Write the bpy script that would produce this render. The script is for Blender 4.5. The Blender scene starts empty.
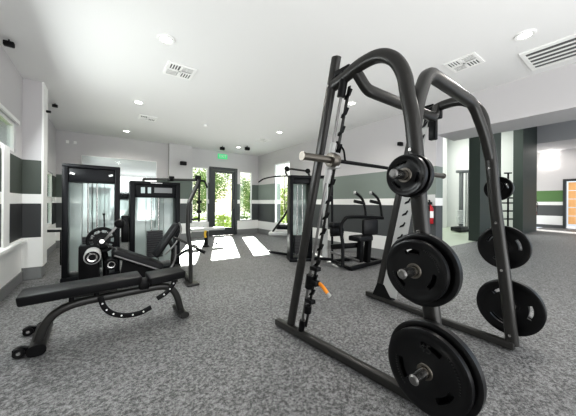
import bpy, bmesh, math, random
from mathutils import Vector, Matrix
random.seed(7)
D = bpy.data; C = bpy.context.scene.collection
PI = math.pi

# ------------------------------------------------------------------ materials
def mat(name, col, rough=.5, metal=0., spec=.5, bump=None, var=None, coat=0., emit=None, estr=0.):
    m = D.materials.new(name); m.use_nodes = True
    nt = m.node_tree; b = nt.nodes['Principled BSDF']
    b.inputs['Base Color'].default_value = (*col, 1)
    b.inputs['Roughness'].default_value = rough
    b.inputs['Metallic'].default_value = metal
    b.inputs['Specular IOR Level'].default_value = spec
    b.inputs['Coat Weight'].default_value = coat
    if emit:
        b.inputs['Emission Color'].default_value = (*emit, 1); b.inputs['Emission Strength'].default_value = estr
    if bump or var:
        tc = nt.nodes.new('ShaderNodeTexCoord')
    if var:                       # (scale, colour b)
        n = nt.nodes.new('ShaderNodeTexNoise'); n.inputs['Scale'].default_value = var[0]; n.inputs['Detail'].default_value = 4
        mx = nt.nodes.new('ShaderNodeMix'); mx.data_type = 'RGBA'
        mx.inputs[6].default_value = (*col, 1); mx.inputs[7].default_value = (*var[1], 1)
        nt.links.new(tc.outputs['Object'], n.inputs['Vector'])
        nt.links.new(n.outputs['Fac'], mx.inputs[0]); nt.links.new(mx.outputs[2], b.inputs['Base Color'])
    if bump:                      # (scale, strength)
        n = nt.nodes.new('ShaderNodeTexNoise'); n.inputs['Scale'].default_value = bump[0]; n.inputs['Detail'].default_value = 3
        bp = nt.nodes.new('ShaderNodeBump'); bp.inputs['Strength'].default_value = bump[1]; bp.inputs['Distance'].default_value = .01
        nt.links.new(tc.outputs['Object'], n.inputs['Vector'])
        nt.links.new(n.outputs['Fac'], bp.inputs['Height']); nt.links.new(bp.outputs['Normal'], b.inputs['Normal'])
    return m

M = {}
M['ceiling'] = mat('ceiling_paint', (.74, .74, .73), .85, bump=(60, .08))
M['wall'] = mat('wall_paint', (.56, .545, .55), .8, bump=(80, .06))
M['white'] = mat('white_paint', (.82, .82, .80), .6)
M['green'] = mat('green_paint', (.215, .25, .228), .6)
M['sage'] = mat('sage_paint', (.125, .15, .132), .6)
M['dark'] = mat('dark_paint', (.075, .08, .082), .5)
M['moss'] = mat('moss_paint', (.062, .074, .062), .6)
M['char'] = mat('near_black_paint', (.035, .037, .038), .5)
M['pier'] = mat('pier_paint', (.05, .064, .055), .55)
M['base'] = mat('baseboard_rubber', (.22, .225, .225), .5)
M['frame'] = mat('charcoal_powder_coat', (.034, .033, .031), .33, .3, bump=(400, .04))
M['black'] = mat('black_steel', (.006, .006, .0065), .38, .0, .2)
M['tower'] = mat('tower_black', (.010, .0105, .012), .34, .0, .16)
M['rubber'] = mat('black_rubber', (.0045, .0045, .005), .30, 0, .42, bump=(300, .05))
M['mark'] = mat('raised_rubber_mark', (.022, .022, .022), .3)
M['vinyl'] = mat('black_vinyl', (.009, .009, .010), .42, 0, .3, bump=(160, .10))
M['chrome'] = mat('chrome', (.62, .61, .59), .22, 1.)
M['steel'] = mat('satin_steel', (.23, .225, .22), .35, .9)
M['nickel'] = mat('brushed_bar', (.17, .155, .135), .38, .85)
M['silver'] = mat('silver_paint', (.42, .42, .41), .45, .2)
M['stack'] = mat('weight_plate_black', (.03, .03, .032), .45)
M['orange'] = mat('orange_grip', (.85, .30, .03), .4)
M['yellow'] = mat('yellow_grip', (.8, .52, .05), .4)
M['red'] = mat('red_enamel', (.42, .012, .02), .3)
M['paper'] = mat('white_label', (.85, .85, .83), .6)
M['grille'] = mat('grille_dark', (.09, .09, .088), .6)
M['door'] = mat('door_bronze', (.055, .06, .062), .4, .3)
M['palepad'] = mat('pale_pad', (.55, .56, .55), .5)
M['palefloor'] = mat('pale_vinyl_floor', (.50, .56, .44), .35, var=(3, (.46, .5, .42)))
M['bluewall'] = mat('pale_blue_wall', (.50, .57, .57), .7)
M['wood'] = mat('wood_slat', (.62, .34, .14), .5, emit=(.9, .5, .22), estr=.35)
M['lamp'] = mat('lamp_lens', (1, 1, 1), .5, emit=(1, .98, .94), estr=9)
M['exit'] = mat('exit_green', (.1, .75, .3), .5, emit=(.2, .85, .4), estr=.22)
M['bark'] = mat('bark', (.12, .09, .06), .9)
def leafy(name, c, tr, em):
    m = mat(name, c, .6); nt = m.node_tree; b = nt.nodes['Principled BSDF']; out = nt.nodes['Material Output']
    t = nt.nodes.new('ShaderNodeBsdfTranslucent'); t.inputs[0].default_value = (*tr, 1)
    mx = nt.nodes.new('ShaderNodeMixShader'); mx.inputs[0].default_value = .5
    nt.links.new(b.outputs[0], mx.inputs[1]); nt.links.new(t.outputs[0], mx.inputs[2]); nt.links.new(mx.outputs[0], out.inputs[0]); return m
M['leaf'] = leafy('leaf', (.16, .22, .09), (.14, .22, .05), 0)
M['leaf2'] = leafy('leaf_yellow', (.30, .36, .07), (.24, .34, .05), 0)
M['grass'] = mat('grass', (.20, .26, .06), .9, var=(4, (.06, .1, .02)))
M['paving'] = mat('paving', (.30, .29, .27), .9)

def mirror_mat():
    m = mat('mirror_glass', (.62, .66, .65), .06, 1.); return m
M['mirror'] = mirror_mat()

def glass(name, tint, ior_mix=.12, rough=.02, diff=0., dcol=(.8, .8, .8)):
    m = D.materials.new(name); m.use_nodes = True; nt = m.node_tree; nt.nodes.clear()
    out = nt.nodes.new('ShaderNodeOutputMaterial'); tr = nt.nodes.new('ShaderNodeBsdfTransparent')
    gl = nt.nodes.new('ShaderNodeBsdfGlossy'); mx = nt.nodes.new('ShaderNodeMixShader')
    tr.inputs[0].default_value = (*tint, 1); gl.inputs['Roughness'].default_value = rough
    lw = nt.nodes.new('ShaderNodeLayerWeight'); pw = nt.nodes.new('ShaderNodeMath'); pw.operation = 'POWER'; pw.inputs[1].default_value = 4
    fr = nt.nodes.new('ShaderNodeMath'); fr.operation = 'MULTIPLY_ADD'; fr.inputs[1].default_value = .7; fr.inputs[2].default_value = .04
    lw.inputs[0].default_value = .5; nt.links.new(lw.outputs['Facing'], pw.inputs[0]); nt.links.new(pw.outputs[0], fr.inputs[0])
    nt.links.new(fr.outputs[0], mx.inputs[0]); nt.links.new(tr.outputs[0], mx.inputs[1]); nt.links.new(gl.outputs[0], mx.inputs[2])
    last = mx
    if diff:
        df = nt.nodes.new('ShaderNodeBsdfDiffuse'); df.inputs[0].default_value = (*dcol, 1)
        m2 = nt.nodes.new('ShaderNodeMixShader'); m2.inputs[0].default_value = diff
        nt.links.new(mx.outputs[0], m2.inputs[1]); nt.links.new(df.outputs[0], m2.inputs[2]); last = m2
    nt.links.new(last.outputs[0], out.inputs[0]); return m
M['glass'] = glass('window_glass', (.93, .96, .95))
M['shroud'] = glass('tower_shroud', (.90, .95, .94), diff=.34, dcol=(.78, .86, .84))

def floor_mat():
    m = D.materials.new('speckled_rubber_floor'); m.use_nodes = True; nt = m.node_tree; b = nt.nodes['Principled BSDF']
    L = nt.links; tc = nt.nodes.new('ShaderNodeTexCoord')
    v = nt.nodes.new('ShaderNodeTexNoise'); v.inputs['Scale'].default_value = 150; v.inputs['Detail'].default_value = 3; v.inputs['Roughness'].default_value = .6
    w = nt.nodes.new('ShaderNodeTexNoise'); w.inputs['Scale'].default_value = 55; w.inputs['Detail'].default_value = 2
    a = nt.nodes.new('ShaderNodeMath'); a.operation = 'ADD'
    for n in (v, w): L.new(tc.outputs['Object'], n.inputs['Vector'])
    L.new(v.outputs['Fac'], a.inputs[0]); L.new(w.outputs['Fac'], a.inputs[1])
    r = nt.nodes.new('ShaderNodeValToRGB'); e = r.color_ramp.elements
    e[0].position = .41; e[0].color = (.042, .042, .0435, 1); e[1].position = .62; e[1].color = (.31, .31, .31, 1)
    h = nt.nodes.new('ShaderNodeMath'); h.operation = 'MULTIPLY'; h.inputs[1].default_value = .5
    L.new(a.outputs[0], h.inputs[0]); L.new(h.outputs[0], r.inputs[0]); L.new(r.outputs[0], b.inputs['Base Color'])
    bp = nt.nodes.new('ShaderNodeBump'); bp.inputs['Strength'].default_value = .7; bp.inputs['Distance'].default_value = .008
    L.new(h.outputs[0], bp.inputs['Height']); L.new(bp.outputs['Normal'], b.inputs['Normal'])
    b.inputs['Roughness'].default_value = .5; b.inputs['Specular IOR Level'].default_value = .5
    return m
M['floor'] = floor_mat()

# ------------------------------------------------------------------ helpers
def V(*a): return Vector(a[0] if len(a) == 1 else a)

def thing(name, label, cat, loc=(0, 0, 0), group=None):
    o = D.objects.new(name, None); C.objects.link(o); o.location = loc; o.empty_display_size = .1
    o['label'] = label; o['category'] = cat
    if group: o['group'] = group
    bpy.context.view_layer.update()
    return o

def tag(o, label, cat, group=None):
    o['label'] = label; o['category'] = cat
    if group: o['group'] = group
    return o

def obj(name, bm, m, parent=None, smooth=True, label=None):
    """links a bmesh (world coordinates) as one mesh; under a parent it is put in the parent's space"""
    bmesh.ops.recalc_face_normals(bm, faces=bm.faces[:])
    base = V(0, 0, 0)
    p = parent
    while p: base += p.location; p = p.parent
    if parent is None:
        xs = [v.co for v in bm.verts]
        lo = V([min(c[i] for c in xs) for i in range(3)]); hi = V([max(c[i] for c in xs) for i in range(3)])
        base = V((lo.x + hi.x) / 2, (lo.y + hi.y) / 2, lo.z)
    bmesh.ops.translate(bm, verts=bm.verts[:], vec=-base)
    me = D.meshes.new(name); bm.to_mesh(me); bm.free()
    ms = m if isinstance(m, (list, tuple)) else [m]
    for q in ms: me.materials.append(q)
    if smooth:
        me.shade_smooth() if hasattr(me, 'shade_smooth') else None
        try: me.set_sharp_from_angle(angle=math.radians(35))
        except Exception: pass
    o = D.objects.new(name, me); C.objects.link(o)
    if parent is None: o.location = base
    else: o.parent = parent
    if label: o['label'] = label
    return o

def struct(name, bm, m, parent=None, smooth=False):
    o = obj(name, bm, m, parent, smooth)
    if parent is None: o['kind'] = 'structure'
    return o

def new(): return bmesh.new()

def box(bm, lo, hi, bev=0., R=None, mi=0, seg=2):
    lo, hi = V(lo), V(hi); c = (lo + hi) / 2; s = hi - lo
    t = bmesh.new(); bmesh.ops.create_cube(t, size=1)
    bmesh.ops.scale(t, vec=s, verts=t.verts)
    if bev: bmesh.ops.bevel(t, geom=t.edges[:], offset=bev, segments=seg, affect='EDGES', profile=.5)
    mtx = Matrix.Translation(c) @ (R.to_4x4() if R else Matrix.Identity(4))
    merge(bm, t, mtx, mi); return bm

def merge(bm, t, mtx=None, mi=0):
    if mtx is not None: bmesh.ops.transform(t, matrix=mtx, verts=t.verts)
    for f in t.faces: f.material_index = mi
    me = D.meshes.new('tmp'); t.to_mesh(me); t.free(); bm.from_mesh(me); D.meshes.remove(me)

def bar(bm, p, q, w, h, bev=.006, ref=(0, 0, 1)):
    """rectangular bar from p to q; w across, h along ref"""
    p, q = V(p), V(q); d = q - p; L = d.length; x = d.normalized()
    r = V(ref); z = (r - x * r.dot(x)).normalized(); y = z.cross(x)
    t = bmesh.new(); bmesh.ops.create_cube(t, size=1); bmesh.ops.scale(t, vec=(L, w, h), verts=t.verts)
    if bev: bmesh.ops.bevel(t, geom=t.edges[:], offset=min(bev, w * .45, h * .45), segments=2, affect='EDGES', profile=.5)
    m = Matrix((x, y, z)).transposed().to_4x4(); m.translation = (p + q) / 2
    merge(bm, t, m); return bm

def fillet(pts, r, n=6):
    pts = [V(p) for p in pts]; out = [pts[0]]
    for i in range(1, len(pts) - 1):
        a, b, c = pts[i - 1], pts[i], pts[i + 1]
        d1, d2 = (a - b), (c - b); k = min(r, d1.length * .48, d2.length * .48)
        s, e = b + d1.normalized() * k, b + d2.normalized() * k
        for j in range(n + 1):
            t = j / n; out.append(s * (1 - t) ** 2 + b * 2 * t * (1 - t) + e * t * t)
    out.append(pts[-1]); return out

def spline(pts, n=8):
    """Catmull-Rom through pts"""
    P = [V(p) for p in pts]; P = [P[0] * 2 - P[1]] + P + [P[-1] * 2 - P[-2]]; out = []
    for i in range(1, len(P) - 2):
        a, b, c, d = P[i - 1:i + 3]
        for j in range(n):
            t = j / n
            out.append(.5 * ((2 * b) + (c - a) * t + (2 * a - 5 * b + 4 * c - d) * t * t + (3 * b - a - 3 * c + d) * t ** 3))
    out.append(P[-2]); return out

def sweep(bm, pts, a, b=None, ref=(1, 0, 0), n=16, ex=2., cap=True):
    """superellipse section (half a along ref, half b across) swept along pts"""
    b = b or a; pts = [V(p) for p in pts]; rings = []
    ref = V(ref)
    for i, p in enumerate(pts):
        if i == 0: t = pts[1] - p
        elif i == len(pts) - 1: t = p - pts[i - 1]
        else: t = (pts[i + 1] - p).normalized() + (p - pts[i - 1]).normalized()
        t.normalize(); s = ref - t * ref.dot(t)
        if s.length < .05: s = V(0, 0, 1) - t * t.z
        s.normalize(); o = t.cross(s); ring = []
        for k in range(n):
            th = 2 * PI * k / n; cx, sy = math.cos(th), math.sin(th)
            cx = math.copysign(abs(cx) ** (2 / ex), cx); sy = math.copysign(abs(sy) ** (2 / ex), sy)
            ring.append(bm.verts.new(p + s * cx * a + o * sy * b))
        rings.append(ring)
    for r, q in zip(rings, rings[1:]):
        for k in range(n): bm.faces.new((r[k], r[(k + 1) % n], q[(k + 1) % n], q[k]))
    if cap: bm.faces.new(rings[0][::-1]); bm.faces.new(rings[-1])
    return bm

def rod(bm, p, q, r, r2=None, n=20):
    p, q = V(p), V(q); r2 = r if r2 is None else r2
    t = bmesh.new(); bmesh.ops.create_cone(t, segments=n, radius1=r, radius2=r2, depth=(q - p).length, cap_ends=True)
    m = V(0, 0, 1).rotation_difference((q - p).normalized()).to_matrix().to_4x4(); m.translation = (p + q) / 2
    merge(bm, t, m); return bm

def lathe(bm, prof, c, axis, n=40, closed=True):
    """prof: list of (distance along axis, radius)"""
    c = V(c); ax = V(axis).normalized(); u = ax.orthogonal().normalized(); w = ax.cross(u); rings = []
    for d, r in prof:
        rings.append([bm.verts.new(c + ax * d + (u * math.cos(2 * PI * k / n) + w * math.sin(2 * PI * k / n)) * max(r, .0005)) for k in range(n)])
    for r, q in zip(rings, rings[1:]):
        for k in range(n): bm.faces.new((r[k], r[(k + 1) % n], q[(k + 1) % n], q[k]))
    if closed:
        bm.faces.new(rings[0][::-1]); bm.faces.new(rings[-1])
    return bm

def prism(bm, poly, ext):
    """polygon (3-d points) extruded by vector ext"""
    a = [bm.verts.new(V(p)) for p in poly]; b = [bm.verts.new(V(p) + V(ext)) for p in poly]; n = len(a)
    bm.faces.new(a[::-1]); bm.faces.new(b)
    for k in range(n): bm.faces.new((a[k], a[(k + 1) % n], b[(k + 1) % n], b[k]))
    return bm

def cushion(bm, lo, hi, R=None, piv=None, bev=.028):
    t = bmesh.new(); bmesh.ops.create_cube(t, size=1)
    lo, hi = V(lo), V(hi); bmesh.ops.scale(t, vec=hi - lo, verts=t.verts)
    bmesh.ops.bevel(t, geom=t.edges[:], offset=min(bev, min(hi - lo) * .42), segments=4, affect='EDGES', profile=.5)
    m = Matrix.Translation((lo + hi) / 2)
    if R is not None: m = Matrix.Translation(piv) @ R.to_4x4() @ Matrix.Translation(-V(piv)) @ m
    merge(bm, t, m); return bm

def text(name, s, size, mtx, m, parent, depth=.001, label=None):
    cu = D.curves.new(name, 'FONT'); cu.body = s; cu.size = size; cu.extrude = depth; cu.align_x = 'CENTER'; cu.align_y = 'CENTER'
    to = D.objects.new(name + '_c', cu); C.objects.link(to); bpy.context.view_layer.update()
    me = D.meshes.new_from_object(to.evaluated_get(bpy.context.evaluated_depsgraph_get()))
    D.objects.remove(to); D.curves.remove(cu)
    bm = bmesh.new(); bm.from_mesh(me); D.meshes.remove(me)
    bmesh.ops.transform(bm, matrix=mtx, verts=bm.verts)
    return obj(name, bm, m, parent, smooth=False, label=label)

def face_mtx(c, right, up):
    r, u = V(right).normalized(), V(up).normalized(); n = r.cross(u)
    m = Matrix((r, u, n)).transposed().to_4x4(); m.translation = V(c); return m

# ------------------------------------------------------------------ camera
CAM_H, F_PX, YAW, ROLL = 1.15, 257.6, .6213, .0063
cam = D.cameras.new('camera'); co = D.objects.new('camera', cam); C.objects.link(co)
cam.sensor_width = 36; cam.lens = F_PX / 576 * 36; cam.clip_start = .05
co.location = (0, 0, CAM_H)
co.rotation_euler = (Matrix.Rotation(-YAW, 3, 'Z') @ Matrix.Rotation(PI / 2, 3, 'X') @ Matrix.Rotation(ROLL, 3, 'Z')).to_euler()
cam.shift_y = -(208 - 203.1) / 576
bpy.context.scene.camera = co

# ------------------------------------------------------------------ room shell
XL, XR, YA, YB, H = -.963, 4.816, 8.558, 8.697, 2.94
YBACK = -3.2
# the floor slab and the slabs beyond
bm = new(); box(bm, (-1.15, YBACK, -.12), (XR, 8.9, 0)); box(bm, (XR, YBACK, -.12), (20.5, 3.12, 0)); struct('floor', bm, M['floor'])
bm = new(); box(bm, (-1.15, YBACK, H), (XR + .3, 8.9, H + .12)); struct('ceiling', bm, M['ceiling'])

STR = [(0.0, .18, 'base'), (.18, .50, 'white'), (.50, 1.12, 'dark'), (1.12, 1.26, 'white'), (1.26, 1.83, 'sage'), (1.83, H, 'wall')]
def striped(name, lo, hi, stripes=STR, top=None, bottom=None, bulge='y'):
    """wall panel from lo (x,y) to hi (x,y), painted in horizontal bands"""
    keys = []; bm = new()
    for z0, z1, k in stripes:
        if bottom is not None: z0 = max(z0, bottom)
        if top is not None: z1 = min(z1, top)
        if z1 <= z0: continue
        if k not in keys: keys.append(k)
        e = .012 if k == 'base' else 0
        box(bm, (lo[0] - e, lo[1] - e, z0), (hi[0] + e, hi[1] + e, z1), mi=keys.index(k))
    return struct(name, bm, [M[k] for k in keys])

# left wall : near part with a transom window, pier, far part with a window
def wall_with_hole(name, axis, fixed, thick, a0, a1, holes, stripes=STR):
    """wall along axis ('x' or 'y'), fixed coordinate range (fixed, fixed+thick); holes [(b0,b1,z0,z1)]"""
    keys = []; bm = new()
    cuts = sorted({a0, a1, *[h[0] for h in holes], *[h[1] for h in holes]})
    for c0, c1 in zip(cuts, cuts[1:]):
        hs = [h for h in holes if h[0] <= c0 + 1e-6 and h[1] >= c1 - 1e-6]
        for z0, z1, k in stripes:
            segs = [(z0, z1)]
            for h in hs:
                ns = []
                for s0, s1 in segs:
                    if h[2] >= s1 or h[3] <= s0: ns.append((s0, s1)); continue
                    if s0 < h[2]: ns.append((s0, h[2]))
                    if s1 > h[3]: ns.append((h[3], s1))
                segs = ns
            for s0, s1 in segs:
                if k not in keys: keys.append(k)
                e = .012 if k == 'base' else 0
                f0, f1 = sorted((fixed, fixed + thick))
                if axis == 'y': lo, hi = (f0 - e, c0, s0), (f1 + e, c1, s1)
                else: lo, hi = (c0, f0 - e, s0), (c1, f1 + e, s1)
                box(bm, lo, hi, mi=keys.index(k))
    return struct(name, bm, [M[k] for k in keys])

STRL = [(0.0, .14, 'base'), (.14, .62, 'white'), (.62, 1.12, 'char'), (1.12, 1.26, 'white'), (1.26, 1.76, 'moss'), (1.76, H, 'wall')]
wall_with_hole('wall_left', 'y', XL, -.18, YBACK, 8.72, [(2.3, 4.97, 1.80, 2.20), (6.1, 8.1, .62, 1.80)], STRL)
STRP = [(0.0, .18, 'base'), (.18, .62, 'white'), (.62, 1.12, 'char'), (1.12, 1.26, 'white'), (1.26, 1.76, 'moss'), (1.76, H, 'wall')]
bm = new()
for i, (z0, z1, k) in enumerate(STRP):
    box(bm, (XL, 5.28, z0), (-.755, 5.60, z1), mi=i)
box(bm, (-.757, 5.275, .18), (-.735, 5.605, H), mi=6)
struct('trim_1', bm, [M[k] for _, _, k in STRP] + [M['white']])           # the pier on the left wall
# sill shelf and casing on the left wall
bm = new(); box(bm, (XL, 2.0, .56), (-.90, 5.28, .60), .004); box(bm, (XL - .003, 4.36, .60), (-.945, 4.60, 1.80), .003)
box(bm, (XL, 2.2, 2.20), (-.94, 5.04, 2.25), .004); struct('trim_2', bm, M['white'])

def window(name, axis, fixed, a0, a1, z0, z1, fw=.045, mull=(), m='white', bars=()):
    f = new()
    def bx(b, p0, p1, q0, q1, d0, d1):
        if axis == 'x': box(b, (p0, fixed + d0, q0), (p1, fixed + d1, q1))
        else: box(b, (fixed + d0, p0, q0), (fixed + d1, p1, q1))
    bx(f, a0, a0 + fw, z0, z1, -.03, .03); bx(f, a1 - fw, a1, z0, z1, -.03, .03)
    bx(f, a0 + fw, a1 - fw, z0, z0 + fw, -.03, .03); bx(f, a0 + fw, a1 - fw, z1 - fw, z1, -.03, .03)
    for q in mull: bx(f, q - fw / 2, q + fw / 2, z0 + fw, z1 - fw, -.02, .02)
    for q in bars: bx(f, a0 + fw, a1 - fw, q[0], q[1], -.02, .02)
    o = struct(name, f, M[m])
    g = new(); bx(g, a0 + fw * .5, a1 - fw * .5, z0 + fw * .5, z1 - fw * .5, -.004, .004)
    obj('window_pane', g, M['glass'], o, False)
    return o
window('window_1', 'y', XL - .05, 2.3, 4.97, 1.80, 2.20, mull=(3.2, 4.1))
window('window_2', 'y', XL - .05, 6.1, 8.1, .62, 1.80, mull=(7.1,), bars=((1.12, 1.26),))

# back wall : left part, pillar, recessed part with door and two windows
bm = new()
wall_with_hole('wall_back', 'x', YA, .2, XL - .18, 1.604, [])
bm = new()
for i, (z0, z1, k) in enumerate(STR): box(bm, (1.604, 8.41, z0), (2.267, 8.86, z1), mi=i)
struct('trim_3', bm, [M[k] for _, _, k in STR])
wall_with_hole('wall_back_recess', 'x', YB, .17, 2.267, XR + .2, [(2.36, 2.885, .50, 2.33), (2.918, 3.945, 0, 2.38), (4.06, 4.56, .51, 2.30)])
window('window_3', 'x', YB + .06, 2.36, 2.885, .50, 2.33, fw=.03, m='white')
window('window_4', 'x', YB + .06, 4.06, 4.56, .51, 2.30, fw=.03, m='white')
t = thing('wall_mirror', 'large frameless mirror on the back wall behind the weight towers', 'mirror', (.4, YA, .62))
b = new(); box(b, (-.46, YA - .008, .62), (1.274, YA, 2.35)); obj('mirror_sheet', b, M['mirror'], t, False)
b = new(); box(b, (-.475, YA - .012, 2.35), (1.289, YA, 2.365)); box(b, (-.475, YA - .012, .605), (1.289, YA, .62)); box(b, (-.475, YA - .012, .62), (-.46, YA, 2.35)); box(b, (1.274, YA - .012, .62), (1.289, YA, 2.35)); obj('edge_trim', b, M['white'], t, False)
# glass door with dark frame
bm = new()
box(bm, (2.918, YB - .03, 0), (3.03, YB + .12, 2.38)); box(bm, (3.85, YB - .03, 0), (3.945, YB + .12, 2.38)); box(bm, (3.03, YB - .03, 2.27), (3.85, YB + .12, 2.38))
d1 = struct('door_1', bm, M['door'])
bm = new()
box(bm, (3.03, YB, .01), (3.13, YB + .05, 2.26)); box(bm, (3.75, YB, .01), (3.85, YB + .05, 2.26)); box(bm, (3.13, YB, 2.19), (3.75, YB + .05, 2.26)); box(bm, (3.13, YB, .01), (3.75, YB + .05, .27))
dl = obj('door_leaf', bm, M['door'], d1, False)
bm = new(); box(bm, (3.12, YB + .02, .26), (3.76, YB + .03, 2.20)); obj('door_pane', bm, M['glass'], dl, False)
bm = new(); sweep(bm, fillet([(3.80, YB, .95), (3.80, YB - .06, .95), (3.80, YB - .06, 1.25), (3.80, YB, 1.25)], .02), .011); obj('door_handle', bm, M['steel'], dl)

# right wall (ends at y = 2.2) with the header carrying on over the opening
STRR = [(0.0, .18, 'base'), (.18, .47, 'white'), (.47, 1.12, 'dark'), (1.12, 1.26, 'white'), (1.26, 1.83, 'green'), (1.83, H, 'wall')]
wall_with_hole('wall_right', 'y', XR, .26, 2.2, 8.9, [(6.65, 7.55, .45, 2.50)], STRR)
window('window_6', 'y', XR + .06, 6.65, 7.55, .45, 2.50, fw=.03, m='white')
bm = new(); box(bm, (XR, YBACK, 2.38), (5.53, 2.2, H)); struct('trim_4', bm, M['wall'])
# rear wall behind the photographer, mostly glazed
wall_with_hole('wall_rear', 'x', YBACK, -.2, XL - .18, XR + .3, [(-.4, 4.3, .4, 2.5)], STR)
window('window_5', 'x', YBACK - .1, -.4, 4.3, .4, 2.5, mull=(.8, 2.0, 3.2))

# ------------------------------------------------------------------ lobby beyond the opening
HL = 4.7
bm = new()
box(bm, (5.53, YBACK, HL), (15.6, 6.1, HL + .1)); box(bm, (5.43, YBACK, H), (5.53, 2.2, HL)); box(bm, (XR + .26, 2.2, H + .0), (XR + .36, 6.1, HL)); box(bm, (XR + .26, 2.2, HL), (5.6, 6.1, HL + .1))
struct('ceiling_lobby', bm, M['ceiling'])
bm = new(); box(bm, (XR + .27, 3.12, -.12), (15.8, 6.1, 0)); struct('floor_lobby', bm, M['palefloor'])
bm = new()
for x0, x1, y in ((9.45, 11.4, 3.02), (13.35, 15.5, 2.85)):
    box(bm, (x0, y, .0), (x1, y + .3, HL))
struct('trim_5', bm, M['pier'])
bm = new(); box(bm, (XR + .26, 6.0, 0), (15.8, 6.1, HL)); struct('wall_lobby_back', bm, M['bluewall'])
bm = new(); box(bm, (12.75, 5.7, 0), (13.6, 6.0, HL)); box(bm, (14.3, 3.2, 0), (15.8, 6.0, HL)); struct('wall_lobby_side', bm, M['white'])
# soffit and low ceiling at the far right
bm = new(); box(bm, (15.6, YBACK, 3.85), (20.5, 7.2, 4.8)); struct('ceiling_far', bm, M['wall'])
STRF = [(0.0, .15, 'dark'), (.15, .60, 'white'), (.60, 1.13, 'dark'), (1.13, 1.30, 'white'), (1.30, 1.86, 'leafwall'), (1.86, 3.85, 'wall')]
M['leafwall'] = mat('leaf_green_paint', (.10, .20, .07), .6)
wall_with_hole('wall_far', 'y', 18.3, .2, YBACK, 7.2, [(-.6, 2.42, 0, 2.40)], STRF)
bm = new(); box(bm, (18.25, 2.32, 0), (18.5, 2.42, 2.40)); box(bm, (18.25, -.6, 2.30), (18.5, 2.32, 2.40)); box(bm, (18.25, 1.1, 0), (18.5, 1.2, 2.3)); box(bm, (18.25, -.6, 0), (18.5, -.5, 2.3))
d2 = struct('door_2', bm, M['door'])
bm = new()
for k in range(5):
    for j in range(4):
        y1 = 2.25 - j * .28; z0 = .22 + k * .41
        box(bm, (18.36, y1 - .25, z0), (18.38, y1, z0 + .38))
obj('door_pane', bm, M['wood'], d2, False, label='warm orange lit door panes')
# lights on the far wall
for k, (y, z) in enumerate(((2.95, 3.62), (3.0, 3.1))):
    o = new(); box(o, (18.18, y - .35, z), (18.30, y + .2, z + .09), .01)
    tag(obj('wall_light', o, M['lamp']), ('slim white wall light high on the far lobby wall, upper one', 'slim white wall light on the far lobby wall, lower one')[k], 'light')

# ------------------------------------------------------------------ ceiling fittings
spots = [(.547, 3.079), (.50, 5.303), (.459, 7.648), (3.60, .76), (3.582, 3.077), (3.593, 5.408), (3.506, 7.65)]
names = ['nearest recessed ceiling downlight on the left side of the room', 'second recessed downlight of the left row, above the weight towers', 'farthest recessed downlight of the left row',
         'recessed downlight beside the large return air grille', 'recessed downlight on the ceiling seen through the rack frame', 'recessed downlight of the right row before the square vent', 'farthest recessed downlight near the exit door']
for (x, y), nm in zip(spots, names):
    t = thing('downlight', nm, 'light', (x, y, H - .012), 'recessed ceiling downlights')
    b = new(); lathe(b, [(0, .058), (-.002, .085), (.010, .09), (.012, .09)], (x, y, H - .012), (0, 0, 1), 32, closed=False); obj('trim_ring', b, M['white'], t)
    b = new(); lathe(b, [(.004, .001), (.004, .06), (.010, .06)], (x, y, H - .012), (0, 0, 1), 32); obj('lens', b, M['lamp'], t)

def vent(x, y, s, nm, lx=None):
    t = thing('ceiling_vent', nm, 'vent', (x, y, H - .02), 'square ceiling air diffusers')
    lx = lx or s
    b = new(); h, g = s / 2, lx / 2
    box(b, (x - h, y - g, H - .012), (x + h, y - g + .03, H)); box(b, (x - h, y + g - .03, H - .012), (x + h, y + g, H))
    box(b, (x - h, y - g + .03, H - .012), (x - h + .03, y + g - .03, H)); box(b, (x + h - .03, y - g + .03, H - .012), (x + h, y + g - .03, H))
    box(b, (x - .015, y - g + .03, H - .012), (x + .015, y + g - .03, H)); box(b, (x - h + .03, y - .015, H - .012), (x + h - .03, y + .015, H))
    obj('frame', b, M['white'], t, False)
    b = new(); box(b, (x - h + .02, y - g + .02, H - .004), (x + h - .02, y + g - .02, H - .0005)); obj('backing', b, M['grille'], t, False)
    b = new()
    for qx in (-1, 1):
        for qy in (-1, 1):
            for k in range(4):
                w = (h - .05) / 4
                if qx * qy > 0:
                    x0 = x + (.02 if qx > 0 else -h + .03) + k * w; y0 = y + (.02 if qy > 0 else -g + .03)
                    box(b, (x0, y0, H - .010), (x0 + w * .42, y0 + g - .05, H - .004))
                else:
                    y0 = y + (.02 if qy > 0 else -g + .03) + k * w * lx / s; x0 = x + (.02 if qx > 0 else -h + .03)
                    box(b, (x0, y0, H - .010), (x0 + h - .05, y0 + w * .42, H - .004))
    obj('louvre', b, M['white'], t, False)
vent(.835, 3.716, .36, 'square white ceiling diffuser between the two nearest left downlights')
vent(.75, 6.195, .34, 'small square ceiling diffuser far off above the weight towers')
vent(3.70, 1.36, .34, 'square ceiling diffuser beside the return grille above the rack')
vent(3.685, 6.37, .34, 'square ceiling diffuser near the exit door')
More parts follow.
